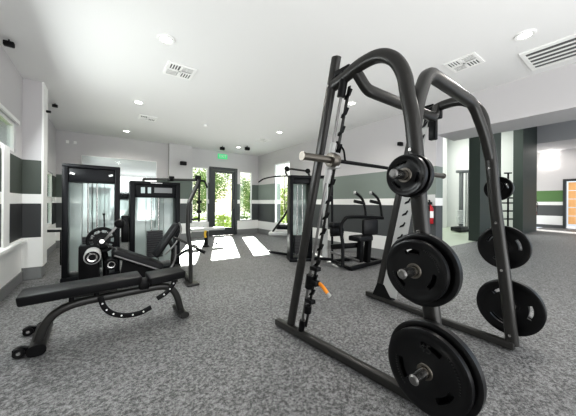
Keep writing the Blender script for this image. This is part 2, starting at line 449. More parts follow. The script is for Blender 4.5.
# large return grille
t = thing('return_grille', 'large slatted return air grille in the ceiling at upper right', 'vent', (4.30, .62, H - .02))
x0, x1, y0, y1 = 4.0, 4.62, .20, .90
b = new(); box(b, (x0, y0, H - .016), (x1, y0 + .04, H)); box(b, (x0, y1 - .04, H - .016), (x1, y1, H)); box(b, (x0, y0 + .04, H - .016), (x0 + .04, y1 - .04, H)); box(b, (x1 - .04, y0 + .04, H - .016), (x1, y1 - .04, H)); obj('frame', b, M['white'], t, False)
b = new(); box(b, (x0 + .03, y0 + .03, H - .003), (x1 - .03, y1 - .03, H - .0005)); obj('backing', b, M['grille'], t, False)
n = 5; w = (x1 - x0 - .08) / n
for k in range(n):
    b = new(); box(b, (x0 + .04 + k * w, y0 + .04, H - .013), (x0 + .04 + k * w + w * .28, y1 - .04, H - .004)); obj('slat', b, M['white'], t, False)

# ceiling / wall speakers, sensors, exit sign
def spot(nm, p, aim, lab, s=1.0):
    t = thing(nm, lab, 'speaker', p)
    p = V(p); a = V(aim).normalized()
    b = new(); rod(b, p, p + a * .05 * s, .012 * s); obj('bracket', b, M['black'], t)
    c = p + a * .05 * s; R = V(0, 0, 1).rotation_difference(a).to_matrix()
    b = new(); box(b, c - V(.08, .05, .05) * s + a * .04 * s, c + V(.08, .05, .05) * s + a * .04 * s, .018 * s); obj('housing', b, M['black'], t)
spot('wall_speaker', (1.985, 8.41, 2.35), (0, -1, 0), 'black wall speaker on the pillar left of the exit door', 1.15)
spot('wall_speaker', (XR, 2.85, 2.33), (-1, 0, 0), 'black wall speaker high on the right wall behind the rack', .7)
spot('ceiling_speaker', (3.67, 7.35, H), (0, 0, -1), 'black ceiling mounted speaker right of the exit sign', .95)
spot('ceiling_speaker', (3.04, 7.83, H), (0, 0, -1), 'black ceiling mounted speaker left of the exit sign', .9)
spot('security_camera', (-.86, 4.12, H), (0, 0, -1), 'black ceiling fixture at the top left corner by the window', .55)
spot('wall_sensor', (-.735, 5.44, 2.55), (1, 0, 0), 'small dark sensor on the side of the left pier', .35)
spot('ceiling_camera', (-.73, 6.3, H), (0, 0, -1), 'small dark ceiling camera behind the left pier', .5)
b = new(); lathe(b, [(0, .05), (-.03, .05), (-.04, .03)], (1.9, 5.95, H), (0, 0, 1), 24); tag(obj('smoke_detector', b, M['white']), 'small white smoke detector in the middle of the ceiling', 'detector')
t = thing('exit_sign', 'green lit exit sign above the glass door', 'sign', (3.38, YB, 2.68))
b = new(); box(b, (3.21, YB - .045, 2.68), (3.55, YB, 2.85), .006); obj('housing', b, M['exit'], t)
text('lettering', 'EXIT', .13, face_mtx((3.38, YB - .047, 2.765), (1, 0, 0), (0, 0, 1)), M['paper'], t)
t = thing('thermostat', 'two small white control boxes on the back wall near the ceiling, left', 'switch', (-.73, YA, 2.6))
for dx in (-.05, .1):
    b = new(); box(b, (-.73 + dx, YA - .025, 2.63), (-.67 + dx, YA, 2.70), .004); obj('control_box', b, M['paper'], t)

# ------------------------------------------------------------------ smith machine
sm = thing('smith_machine', 'large charcoal Smith machine rack with curved side frames and storage pegs', 'smith machine', (2.0, 1.2, 0))
PEG = [(.74, 1.30), (.69, .81), (.63, .332)]
LEG = [(1.28, 2.068), (1.14, 2.098), (1.0, 2.090), (.895, 2.022), (.832, 1.908), (.807, 1.777), (.771, 1.567), (.73, 1.09), (.673, .574), (.62, .04)]
RY = lambda z: 1.875 - .225 * z       # upright centre line
def side(sx):
    """sx = +1 near frame, -1 far frame"""
    X = lambda near, far: near if sx > 0 else far
    xb, xt = X(1.37, 2.65), X(1.42, 2.64)
    nm = X('near', 'far')
    b = new(); bar(b, (X(1.335, 2.665), 2.03, .04), (X(1.50, 2.615), X(.44, .60), .04), .062, .058, .012); obj('base_rail', b, M['frame'], sm)
    xs = lambda z: xb + (xt - xb) * z / 2.27
    b = new(); sweep(b, [(xs(z), RY(z), z) for z in (.06, .8, 1.5, 2.25)], .028, .039, (1, 0, 0), 20, 2.6)
    obj('upright', b, M['frame'], sm)
    xl = lambda z: X(1.42 + (.03 * (1 - z / 1) if z < 1 else 0), 2.64)
    b = new(); sweep(b, spline([(xt, RY(2.12), 2.045)] + [(xl(z), y, z) for y, z in LEG], 6), .036, .042, (1, 0, 0), 20, 2.5)
    obj('curved_leg', b, M['frame'], sm)
    # guide rod with bumper and foot
    off = -.145
    b = new(); rod(b, (xs(.05), RY(.05) + off, .07), (xs(2.0), RY(2.0) + off + .02, 2.0), .0105); obj('guide_rod', b, M['steel'], sm)
    b = new(); rod(b, (xs(1.93), RY(1.93) + off + .018, 1.93), (xs(2.1), RY(2.1) + off + .02, 2.1), .03); obj('rod_bumper', b, M['black'], sm)
    b = new(); rod(b, (xs(.08), RY(.08) + off, .07), (xs(.16), RY(.16) + off, .16), .026); obj('rod_foot', b, M['black'], sm)
    b = new(); box(b, (xs(2.1) - .02, RY(2.1) + off - .03, 2.10), (xs(2.1) + .02, RY(2.1), 2.135), .005); obj('rod_bracket', b, M['black'], sm)
    # latch plate (white) just inside the rod, with black hooks
    xi = (.028 if sx > 0 else -.028)
    z0, z1 = .10, 2.0; w0, w1 = -.055, (-.175 if sx > 0 else -.24)
    if sx > 0: w1 = -.175; w0 = -.150
    b = new(); prism(b, [(xs(z0) + xi, RY(z0) + w0, z0), (xs(z0) + xi, RY(z0) + w1, z0), (xs(z1) + xi, RY(z1) + w1 + (.08 if sx < 0 else 0), z1), (xs(z1) + xi, RY(z1) + w0, z1)], (.006, 0, 0)); obj('latch_plate', b, M['silver' if sx < 0 else 'frame'], sm, False)
    z = .40
    while z < 1.95:
        b = new(); y = RY(z) - (.145 if sx > 0 else .11); x = xs(z) + xi - .008
        prism(b, [(x, y, z), (x, y + .01, z - .022), (x, y - .036, z - .004), (x, y - .058, z + .036), (x, y - .048, z + .042), (x, y - .032, z + .016)], (.018, 0, 0))
        obj('latch_hook', b, M['black'], sm, False); z += .128
    # storage pegs
    for y, z in PEG:
        if sx > 0: x0, x1, xc = 1.40, 1.175, 1.36
        else: x0, x1, xc = 2.66, 2.93, 2.70
        s = -sx
        b = new(); rod(b, (x0, y, z), (x1, y, z), .0245, n=28); pg = obj('storage_peg', b, M['chrome'], sm)
        b = new(); lathe(b, [(0, .016), (.004, .021), (.008, .0245)], (x1 + s * .008, y, z), (-s, 0, 0), 24)
        lathe(b, [(0, .012), (.003, .012)], (x1 + s * .010, y, z), (-s, 0, 0), 20); obj('peg_cap', b, M['steel'], pg)
        b = new(); rod(b, (xc, y, z), (xc + s * .012, y, z), .04); obj('peg_flange', b, M['black'], pg)
    # bolts on leg and upright
    for z in (.12, .62, 1.0, 1.45):
        yy = .63 + (z - .04) * .105
        b = new(); rod(b, (xl(z) - .045, yy - .01, z), (xl(z) - .03, yy - .01, z), .011, n=6); obj('bolt', b, M['chrome'], sm)
    for z in (2.04,):
        b = new(); rod(b, (xs(z) - .042, RY(z), z), (xs(z) - .028, RY(z), z), .011, n=6); obj('bolt', b, M['chrome'], sm)
    # gusset foot
    if sx < 0:
        b = new(); prism(b, [(xs(.1) - .03, RY(.1) + .06, .07), (xs(.1) - .03, RY(.1) - .20, .07), (xs(.1) - .03, RY(.1) - .16, .12), (xs(.1) - .03, RY(.3) - .05, .22), (xs(.1) - .03, RY(.3) + .04, .22)], (.06, 0, 0)); obj('foot_gusset', b, M['black'], sm, False)
side(1); side(-1)
b = new(); sweep(b, fillet([(1.425, .775, 1.53), (1.49, .79, 1.74), (1.63, .80, 1.97), (2.43, .83, 1.97), (2.57, .80, 1.76), (2.64, .772, 1.53)], .09, 6), .034, .042, (0, 1, 0), 20, 3.2); obj('front_crossbar', b, M['frame'], sm)
b = new(); sweep(b, fillet([(1.43, 1.20, 2.09), (1.53, 1.175, 1.965), (2.53, 1.175, 1.965), (2.63, 1.20, 2.09)], .05, 5), .030, .040, (0, 1, 0), 20, 3.2); obj('rear_crossbar', b, M['frame'], sm)
# safety stops with an orange lever
for x, s in ((1.385, 1), (2.65, -1)):
    z = .50; y = RY(z) - .145
    b = new(); rod(b, (x, y + .012, z - .05), (x, y - .008, z + .06), .034); box(b, (x - .02, y - .09, z - .015), (x + .03, y, z + .03), .006); st = obj('safety_stop', b, M['black'], sm)
    b = new(); sweep(b, spline([(x + .02 * s, y - .07, z + .01), (x + .03 * s, y - .11, z - .005), (x + .04 * s, y - .17, z - .055)]), .013, .016); obj('stop_lever', b, M['orange'], st, label='orange safety stop grip')
    b = new(); sweep(b, [(x + .04 * s, y - .168, z - .053), (x + .043 * s, y - .19, z - .072)], .014, .017); obj('lever_tip', b, M['silver'], st)
    b = new(); rod(b, (x, y + .03, .24), (x, y + .02, .30), .03); obj('rod_collar', b, M['black'], sm)
    if s > 0:
        for zz in (.62, .34):
            b = new(); yy = RY(zz) - .145
            box(b, (x - .02, yy - .075, zz - .012), (x + .03, yy + .01, zz + .02), .005); obj('stop_tooth', b, M['black'], sm)

# barbell of the smith machine
BY = lambda x: 1.352
BZ = 1.468
bb = thing('smith_barbell', 'Smith machine barbell with thick empty sleeves and latch hubs', 'barbell', (2.15, BY(2.15), BZ))
b = new(); rod(b, (1.38, BY(1.4), BZ), (2.70, BY(2.7), BZ), .0145); obj('shaft', b, M['black'], bb)
for x0, x1, xh in ((1.09, 1.335, 1), (3.12, 2.72, -1)):
    b = new(); rod(b, (x0, BY(x0), BZ), (x1, BY(x1), BZ), .0255, n=28); sl = obj('sleeve', b, M['nickel'], bb)
    b = new(); rod(b, (x0 - xh * .010, BY(x0), BZ), (x0, BY(x0), BZ), .031, n=28); obj('sleeve_end', b, M['nickel'], sl)
    b = new(); xa = x1; lathe(b, [(0, .03), (.004, .052), (.045, .054), (.055, .047), (.075, .047)], (xa, BY(xa), BZ), (xh, 0, 0), 32); obj('hub', b, M['nickel'], bb)
    xr = 1.405 if xh > 0 else 2.645
    y0 = RY(BZ) - .13
    b = new(); rod(b, (xr, y0 + .035, BZ - .16), (xr, y0 - .035, BZ + .14), .027, n=24); obj('linear_bearing', b, M['silver'], bb)
    b = new(); box(b, (xr - .03, min(BY(xr), y0) - .02, BZ - .06), (xr + .03, max(BY(xr), y0) + .01, BZ + .06), .012); obj('carriage_block', b, M['silver'], bb)
    b = new(); sweep(b, spline([(xr + .035 * xh, BY(xr) + .02, BZ + .03), (xr + .035 * xh, BY(xr) - .01, BZ + .10), (xr + .035 * xh, BY(xr) + .03, BZ + .15)]), .007, .010); sweep(b, spline([(xr + .045 * xh, BY(xr) - .05, BZ - .01), (xr + .04 * xh, BY(xr) - .035, BZ + .08), (xr + .035 * xh, BY(xr) + .02, BZ + .14)]), .006, .008); obj('latch_handle', b, M['black'], bb)
# far top bracket block
b = new(); box(b, (2.60, 1.16, 1.98), (2.68, 1.30, 2.10), .015); box(b, (2.61, 1.20, 1.78), (2.665, 1.27, 1.98), .01); obj('counterweight_bracket', b, M['black'], sm)

# ------------------------------------------------------------------ weight plates
def plate(R, th, xf, y, z, facing, lab, group, wt=None, rot=0.):
    """plate on a peg along x; xf = x of the outward face, facing = -1 or +1 (direction of that face)"""
    t = thing('weight_plate', lab, 'weight plate', (xf - facing * th / 2, y, z - R), group)
    # radial profile (radius, half-thickness factor)
    rh = .026
    rr = [rh, R * .20, R * .24, R * .44, R * .56, R * .69, R * .74, R * .80, R * .86, R * .965, R]
    hz = [1, 1, .72, .68, .60, .60, .66, .72, 1, 1, .78]
    N = 72; slots = []
    def inslot(i, k):
        if i not in (4,): return False
        return any(((k - s) % N) < 9 for s in (int(rot) % N, (int(rot) + 24) % N, (int(rot) + 48) % N))
    bm = new(); fr, bk = [], []
    for r, h in zip(rr, hz):
        a, c = [], []
        for k in range(N):
            th_ = 2 * PI * k / N; dy, dz = math.cos(th_) * r, math.sin(th_) * r
            a.append(bm.verts.new((xf - facing * th / 2 + facing * h * th / 2, y + dy, z + dz)))
            c.append(bm.verts.new((xf - facing * th / 2 - facing * h * th / 2, y + dy, z + dz)))
        fr.append(a); bk.append(c)
    nR = len(rr)
    for i in range(nR - 1):
        for k in range(N):
            k2 = (k + 1) % N
            if inslot(i, k): continue
            bm.faces.new((fr[i][k], fr[i][k2], fr[i + 1][k2], fr[i + 1][k]))
            bm.faces.new((bk[i][k], bk[i + 1][k], bk[i + 1][k2], bk[i][k2]))
    i = 4
    for k in range(N):
        k2 = (k + 1) % N; kp = (k - 1) % N
        if inslot(i, k):
            bm.faces.new((fr[i][k], fr[i][k2], bk[i][k2], bk[i][k]))
            bm.faces.new((fr[i + 1][k], fr[i + 1][k2], bk[i + 1][k2], bk[i + 1][k]))
            if not inslot(i, kp): bm.faces.new((fr[i][k], fr[i + 1][k], bk[i + 1][k], bk[i][k]))
            if not inslot(i, k2): bm.faces.new((fr[i][k2], fr[i + 1][k2], bk[i + 1][k2], bk[i][k2]))
    for k in range(N):
        k2 = (k + 1) % N
        bm.faces.new((fr[0][k], fr[0][k2], bk[0][k2], bk[0][k])); bm.faces.new((fr[-1][k], fr[-1][k2], bk[-1][k2], bk[-1][k]))
    obj('disc', bm, M['rubber'], t)
    b = new(); x = xf
    lathe(b, [(0.0005, .0265), (.0025, .028), (.0025, .037), (.0, .039)], (x, y, z), (facing, 0, 0), 36, closed=False); obj('hub_ring', b, M['nickel'], t)
    # raised rim marks on the outer face
    b = new(); a0 = 12
    for k in list(range(a0, a0 + 13)) + list(range(a0 + 38, a0 + 50)):
        th_ = 2 * PI * (k + rot) / 76; r = R * .76
        cy, cz = y + math.cos(th_) * r, z + math.sin(th_) * r
        Rm = Matrix.Rotation(th_, 3, 'X')
        box(b, (xf - facing * .005 - .003, cy - R * .018, cz - R * .012), (xf - facing * .005 + .004, cy + R * .018, cz + R * .012), R=Rm)
    obj('rim_marks', b, M['mark'], t, False)
    if wt:
        right = (0, 1, 0) if facing > 0 else (0, -1, 0)
        text('weight_number', wt, R * .30, face_mtx((xf - facing * th * .19, y, z + R * .55), right, (0, 0, 1)), M['mark'], t, depth=.0015)
    return t
G = 'black weight plates on the storage pegs'
plate(.225, .042, 1.325, .63, .332, -1, 'largest black plate, rear one on the near lowest peg', G, None, 8)
plate(.200, .036, 1.275, .63, .332, -1, 'large black plate with raised number, front one on the near lowest peg', G, '45', 16)
plate(.188, .040, 1.335, .69, .81, -1, 'black plate with bright slot, rear one on the near middle peg', G, None, 4)
plate(.158, .034, 1.280, .69, .81, -1, 'slightly smaller black plate, front one on the near middle peg', G, None, 12)
plate(.116, .034, 1.320, .74, 1.30, -1, 'small black plate, rear one on the near top peg', G, None, 3)
plate(.108, .030, 1.275, .74, 1.30, -1, 'small black plate, front one on the near top peg', G, None, 10)
plate(.225, .042, 2.77, .67, .30, 1, 'largest black plate on the far lowest peg, next to the leg', G, None, 8)
plate(.215, .040, 2.815, .67, .30, 1, 'large black plate, outer one on the far lowest peg', G, '45', 8)
plate(.180, .036, 2.765, .71, .79, 1, 'medium black plate on the far middle peg, next to the leg', G, None, 4)
plate(.170, .034, 2.805, .71, .79, 1, 'medium black plate, outer one on the far middle peg', G, None, 4)
plate(.102, .030, 2.765, .745, 1.285, 1, 'small black plate on the far top peg, next to the leg', G, None, 3)
plate(.096, .028, 2.80, .745, 1.285, 1, 'small black plate, outer one on the far top peg', G, None, 3)

# ------------------------------------------------------------------ adjustable bench
bn = thing('adjustable_bench', 'black padded adjustable weight bench in the left foreground', 'bench', (.1, 2.78, 0))
def BP(x, y, z):           # local bench coordinates -> world (turned by three degrees)
    a = math.radians(2.5); return V(.1 + math.cos(a) * (x - .1) - math.sin(a) * y, 2.77 + math.sin(a) * (x - .1) + math.cos(a) * y, z)
RB = Matrix.Rotation(math.radians(2.5), 3, 'Z')
def bpad(name, x0, x1, w0, w1, z0, z1, th, tilt=0):
    b = new(); n = 14
    rings = []
    L = x1 - x0
    t = bmesh.new(); bmesh.ops.create_cube(t, size=1); bmesh.ops.scale(t, vec=(L, 1, th), verts=t.verts)
    for v in t.verts:
        w = w0 if v.co.x < 0 else w1; v.co.y = math.copysign(w, v.co.y)
        if v.co.z < 0: v.co.y *= .86; v.co.x *= .985
    bmesh.ops.bevel(t, geom=t.edges[:], offset=.016, segments=3, affect='EDGES', profile=.5)
    m = Matrix.Translation(BP((x0 + x1) / 2, 0, (z0 + z1) / 2 - th / 2)) @ RB.to_4x4() @ Matrix.Rotation(-math.atan2(z1 - z0, L), 4, 'Y')
    merge(b, t, m); return obj(name, b, M['vinyl'], bn)
bpad('back_pad', -.515, .285, .135, .135, .462, .482, .078)
bpad('seat_pad', .345, .665, .150, .140, .455, .474, .075)
b = new(); sweep(b, spline([BP(-.405, 0, .07), BP(-.37, 0, .18), BP(-.30, 0, .265), BP(-.17, 0, .31), BP(.05, 0, .32), BP(.30, 0, .325), BP(.45, 0, .325), BP(.55, 0, .29), BP(.61, 0, .20), BP(.65, 0, .05)], 6), .034, .032, (0, 1, 0), 18, 3.0); obj('main_beam', b, M['frame'], bn)
b = new(); sweep(b, [BP(-.405, -.10, .042), BP(-.405, .38, .042)], .052, .038, (1, 0, 0), 24, 2.4); obj('rear_foot', b, M['frame'], bn)
for y in (-.105, .375):
    b = new(); sweep(b, [BP(-.405, y, .042), BP(-.405, y + (.022 if y > 0 else -.012), .042)], .055, .041, (1, 0, 0), 24, 2.4); obj('foot_cap', b, M['black'], bn)
for y in (-.06, .34):
    b = new(); prism(b, [BP(-.44, y, .055), BP(-.50, y, .075), BP(-.54, y, .06), BP(-.54, y, .025), BP(-.50, y, .012), BP(-.44, y, .02)], RB @ V(0, .035, 0)); wb = obj('wheel_bracket', b, M['black'], bn, False)
    b = new(); rod(b, BP(-.505, y - .012, .036), BP(-.505, y + .05, .036), .034); obj('transport_wheel', b, M['rubber'], wb)
    b = new(); rod(b, BP(-.505, y - .015, .036), BP(-.505, y - .011, .036), .012); obj('wheel_bolt', b, M['chrome'], wb)
b = new(); sweep(b, [BP(.655, -.13, .032), BP(.655, .17, .032)], .042, .030, (1, 0, 0), 20, 2.4); obj('front_foot', b, M['frame'], bn)
for x, z in ((-.21, .30), (-.045, .32), (.31, .325)):
    b = new(); rod(b, BP(x, 0, z), BP(x + .0, 0, .415), .019); obj('pad_support', b, M['black'], bn)
b = new(); bar(b, BP(-.36, 0, .388), BP(.27, 0, .40), .06, .022, .005); obj('back_rail', b, M['black'], bn)
b = new(); bar(b, BP(.38, 0, .388), BP(.64, 0, .398), .06, .022, .005); obj('seat_rail', b, M['black'], bn)
b = new(); box(b, BP(.27, -.04, .33), BP(.36, .04, .43), .01); obj('hinge_block', b, M['black'], bn)
def arc_plate(name, pts, holes):
    b = new(); sweep(b, spline(pts, 8), .006, .022, (0, 1, 0), 10, 4); o = obj(name, b, M['black'], bn)
    P = spline(pts, 12)
    for k in range(holes):
        b = new(); p = P[int((k + 1) / (holes + 1) * len(P))]; rod(b, p - RB @ V(0, .009, 0), p + RB @ V(0, .009, 0), .0075, n=12); obj('index_hole', b, M['paper'], o)
arc_plate('adjustment_arc', [BP(-.02, -.045, .34), BP(.005, -.045, .25), BP(.06, -.045, .18), BP(.15, -.045, .135), BP(.27, -.045, .125), BP(.37, -.045, .155)], 6)
arc_plate('seat_adjustment_arc', [BP(.42, -.045, .225), BP(.50, -.045, .265), BP(.56, -.045, .33), BP(.58, -.045, .39)], 3)
b = new(); bar(b, BP(.50, 0, .31), BP(.50, 0, .40), .03, .05, .005); obj('seat_post', b, M['frame'], bn)

b = new(); sweep(b, [(-.80, 5.62, .68), (-.62, 6.2, .62), (-.55, 6.5, .62)], .022); rod(b, (-.62, 6.2, .0), (-.62, 6.2, .62), .02)
tag(obj('stretch_bar', b, M['black']), 'thin black bar between the left pier and the tall weight tower', 'bar')
# ------------------------------------------------------------------ weight stack towers
def tower(parent, x0, x1, y, z1, depth=.28, fw=.075, head=.24, stack=(.14, .62), nrods=2, base=True, R=None, piv=None):
    """upright cabinet: posts, header, translucent shroud, guide rods and stack"""
    def tr(bm):
        if R is not None: bmesh.ops.transform(bm, matrix=Matrix.Translation(piv) @ R.to_4x4() @ Matrix.Translation(-V(piv)), verts=bm.verts)
        return bm
    for a, c in ((x0, x0 + fw), (x1 - fw, x1)):
        b = new(); box(b, (a, y, .03), (c, y + depth, z1 - .002), .012); obj('tower_post', tr(b), M['tower'], parent)
    b = new(); box(b, (x0, y - .002, z1 - .055), (x1, y + depth, z1), .012); obj('top_cap', tr(b), M['tower'], parent)
    b = new(); box(b, (x0 + fw, y + .02, z1 - head), (x1 - fw, y + depth - .03, z1 - .055), .01); hp = obj('header_panel', tr(b), M['tower'], parent)
    b = new(); box(b, (x0 + fw, y + depth - .05, .10), (x1 - fw, y + depth - .043, z1 - head + .005)); obj('rear_shroud', tr(b), M['shroud'], parent, False)
    xm = (x0 + x1) / 2
    for q in (-.055, .055):
        b = new(); rod(b, (xm + q, y + depth / 2, .08), (xm + q, y + depth / 2, z1 - head + .01), .010); obj('guide_rod', tr(b), M['chrome'], parent)
    for q in (-.018, .09, -.13, .15):
        b = new(); rod(b, (xm + q, y + depth - .07, .08), (xm + q, y + depth - .07, z1 - head + .01), .004); obj('cable', tr(b), M['base'], parent)
    b = new(); rod(b, (xm, y + depth / 2 - .02, stack[1] + .05), (xm, y + depth / 2 - .02, z1 - head + .01), .005); obj('cable', tr(b), M['black'], parent)
    n = 12; hgt = (stack[1] - stack[0]) / n
    for k in range(n):
        b = new(); box(b, (xm - .12, y + .09, stack[0] + k * hgt), (xm + .12, y + depth - .09, stack[0] + (k + 1) * hgt - .004), .003); obj('stack_plate', tr(b), M['stack'], parent)
    if base:
        b = new(); box(b, (x0 - .01, y - .03, 0), (x1 + .01, y + depth + .02, .06), .012); obj('base', tr(b), M['tower'], parent)
    return hp

lc = thing('leg_curl_machine', 'leg curl machine with tall black weight tower, round cam and foam rollers', 'exercise machine', (.1, 4.6, 0))
hp = tower(lc, -.485, .212, 4.84, 1.70, fw=.07, head=.26)
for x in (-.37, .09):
    b = new(); R = Matrix.Rotation(math.radians(-18 if x > 0 else 18), 3, 'Y'); box(b, (x - .028, 4.852, 1.545), (x + .028, 4.862, 1.575), .004, R=R); obj('lamp_glint', b, M['paper'], hp, label='small pale oval glint shaped as a tile')  # lamp reflections on the header modelled as pale tilted tiles
# floor frame of the machine
b = new(); bar(b, (.0, 4.75, .05), (.0, 3.95, .05), .07, .06, .01); bar(b, (-.02, 4.10, .05), (.86, 4.10, .05), .07, .06, .01); bar(b, (-.28, 3.95, .04), (.15, 3.95, .04), .06, .05, .01); bar(b, (.84, 3.9, .04), (.84, 4.35, .04), .06, .05, .01); obj('base_frame', b, M['frame'], lc)
# black housing below the cam
b = new(); box(b, (-.25, 4.06, .12), (-.04, 4.26, .60), .02); obj('housing', b, M['black'], lc)
b = new(); sweep(b, fillet([(.03, 4.22, .06), (.03, 4.22, .40), (-.03, 4.22, .66)], .1), .035, .03); obj('pivot_post', b, M['black'], lc)
# cam wheel : ring with spokes
cx, cy, cz = -.015, 4.14, .655
b = new()
lathe(b, [(-.02, .130), (-.026, .150), (-.02, .168), (.02, .168), (.026, .150), (.02, .130), (-.02, .130)], (cx, cy, cz), (0, 1, 0), 48, closed=False)
lathe(b, [(-.018, .001), (-.018, .095), (.018, .095), (.018, .001)], (cx, cy, cz), (0, 1, 0), 40)
for k in range(9):
    a = k * 2 * PI / 9 + .3; bar(b, (cx, cy, cz), (cx + math.cos(a) * .145, cy, cz + math.sin(a) * .145), .03, .034, .004, ref=(0, 1, 0))
cw = obj('cam_wheel', b, M['black'], lc)
b = new()
for k in range(10):
    b = new(); a = .5 + k * .26; rod(b, (cx + math.cos(a) * .112, cy - .026, cz + math.sin(a) * .112), (cx + math.cos(a) * .112, cy + .02, cz + math.sin(a) * .112), .009, n=12); obj('index_pin', b, M['steel'], cw)
b = new(); rod(b, (cx, cy - .075, cz - .01), (cx, cy + .10, cz - .01), .045); obj('axle_hub', b, M['black'], cw)
b = new(); rod(b, (cx, cy - .085, cz - .01), (cx, cy - .07, cz - .01), .028); obj('axle_cap', b, M['chrome'], cw)
b = new(); bar(b, (cx + .01, cy - .06, cz - .02), (.16, cy - .06, .85), .028, .035, .006, ref=(0, 1, 0)); la = obj('lever_arm', b, M['steel'], lc)
b = new(); lathe(b, [(-.05, .02), (-.045, .045), (-.02, .062), (.02, .062), (.045, .045), (.05, .02)], (.175, cy - .06, .865), (.3, 1, .1), 28); obj('counterweight', b, M['black'], la)
b = new(); rod(b, (.01, cy + .02, .80), (.005, cy + .02, .985), .008); rod(b, (.004, cy + .02, .975), (.004, cy + .02, 1.0), .015); obj('selector_pin', b, M['black'], lc)
b = new(); bar(b, (cx + .02, cy - .05, cz - .03), (.16, cy - .05, .50), .025, .03, .005, ref=(0, 1, 0)); bar(b, (cx, cy - .05, cz), (-.13, cy - .04, .49), .025, .035, .005, ref=(0, 1, 0)); obj('roller_arm', b, M['frame'], lc)
def roller(c, r, L, lab=None):
    c = V(c); b = new(); lathe(b, [(0, r * .82), (.006, r * .97), (.02, r), (L - .02, r), (L - .006, r * .97), (L, r * .82)], c, (0, 1, 0), 36); o = obj('foam_roller', b, M['silver'] if lab else M['vinyl'], lc, label=lab)
    b = new(); lathe(b, [(0, r * .35), (-.004, r * .6), (.004, r * .68)], c, (0, 1, 0), 32); obj('roller_cap', b, M['chrome'], o)
    b = new(); lathe(b, [(-.001, r * .70), (-.004, r * .82), (.004, r * .85)], c, (0, 1, 0), 32); obj('roller_rim', b, M['black'], o)
roller((-.105, 3.80, .495), .085, .30, 'pale shiny foam roller')
roller((.085, 3.96, .355), .072, .26)
# seat, back, handles
R = Matrix.Rotation(math.radians(26), 3, 'Y')
b = new(); cushion(b, (.06, 3.95, .30), (.72, 4.26, .42), R, V(.39, 4.12, .355), .045); st = obj('seat', b, M['vinyl'], lc)
b = new(); bar(b, (.11, 3.940, .47), (.68, 3.940, .19), .014, .022, .005); obj('seat_edge', b, M['steel'], st)
R = Matrix.Rotation(math.radians(34), 3, 'Y')
b = new(); cushion(b, (.715, 4.0, .33), (.79, 4.27, .88), R, V(.75, 4.16, .60), .034); bp = obj('backrest', b, M['vinyl'], lc)
b = new(); sweep(b, spline([(.72, 4.02, .40), (.86, 4.0, .56), (.93, 4.0, .74), (.90, 4.0, .86)], 6), .010, .013, (0, 1, 0)); obj('backrest_edge', b, M['steel'], bp)
b = new(); prism(b, [(.18, 4.16, .08), (.52, 4.16, .08), (.58, 4.16, .20), (.22, 4.16, .38)], (0, .05, 0)); obj('seat_post', b, M['black'], lc, False)
b = new(); sweep(b, spline([(.62, 4.02, .20), (.74, 4.0, .16), (.84, 4.0, .30), (.86, 4.0, .52)], 6), .016); obj('side_handle', b, M['steel'], lc)
b = new(); sweep(b, fillet([(.82, 4.14, .06), (.86, 4.14, .45), (.80, 4.14, .58)], .1), .03, .03); obj('backrest_post', b, M['frame'], lc)

# second tower with press arm and overhead frame
pm = thing('chest_press_machine', 'weight tower machine with overhead frame and hanging handles, beside leg curl machine', 'exercise machine', (.8, 4.7, 0))
hp = tower(pm, .345, 1.115, 4.86, 1.50, fw=.075, head=.27, stack=(.2, .66))
text('badge', 'PRESS', .045, face_mtx((.73, 4.857, 1.475), (1, 0, 0), (0, 0, 1)), M['paper'], hp) if False else None
b = new(); box(b, (.64, 4.852, 1.468), (.82, 4.858, 1.482), .002); obj('badge', b, M['paper'], hp, label='thin pale badge strip')
b = new(); box(b, (.50, 4.875, 1.30), (.56, 4.882, 1.40)); box(b, (.60, 4.875, 1.30), (.65, 4.882, 1.40)); obj('instruction_sticker', b, M['bluewall'], hp, label='pale blue instruction stickers')
b = new(); box(b, (.70, 4.873, 1.31), (.98, 4.880, 1.40)); obj('placard', b, M['base'], hp, label='dull grey placard')
b = new(); sweep(b, fillet([(.55, 5.0, 1.50), (.55, 5.0, 1.545), (.95, 4.6, 1.53), (1.13, 3.80, 1.475)], .06), .020, .020); obj('overhead_arm', b, M['frame'], pm)
b = new(); sweep(b, fillet([(1.0, 3.74, .03), (1.0, 3.74, .52), (.965, 3.76, .72), (.965, 3.76, 1.12), (1.11, 3.72, 1.47)], .08), .028, .034); obj('front_post', b, M['frame'], pm)
b = new(); rod(b, (1.10, 3.70, 1.48), (1.10, 3.70, .88), .014); ha = obj('handle_arm', b, M['black'], pm)
b = new(); sweep(b, fillet([(1.10, 3.70, .92), (1.0, 3.62, .92), (.98, 3.60, .92)], .02), .013); sweep(b, fillet([(1.10, 3.70, 1.46), (1.18, 3.70, 1.46), (1.20, 3.66, 1.36)], .03), .014); obj('grip', b, M['black'], ha)
for p in ((1.10, 3.70, 1.16), (1.10, 3.70, 1.02)):
    b = new(); lathe(b, [(-.02, .025), (-.02, .034), (.02, .034), (.02, .025)], p, (0, 0, 1), 20); obj('collar', b, M['black'], ha)
for p in ((.92, 4.62, 1.545), (1.11, 3.80, 1.50)):
    b = new(); rod(b, V(p) - V(.035, 0, 0), V(p) + V(.035, 0, 0), .042); obj('pulley', b, M['black'], pm)
b = new(); box(b, (.235, 4.90, .50), (.335, 5.06, .93), .015); obj('cable_housing', b, M['black'], pm)
b = new(); sweep(b, fillet([(.80, 3.88, .66), (.92, 3.80, .60), (1.14, 3.60, .46)], .05), .016); obj('press_lever', b, M['frame'], pm)
b = new(); rod(b, (1.06, 3.67, .51), (1.15, 3.59, .455), .022); obj('lever_grip', b, M['black'], pm)
b = new(); box(b, (.93, 3.62, 0), (1.09, 3.86, .03), .008); bar(b, (1.0, 3.84, .04), (1.05, 4.86, .04), .06, .05, .01); obj('foot_frame', b, M['frame'], pm)
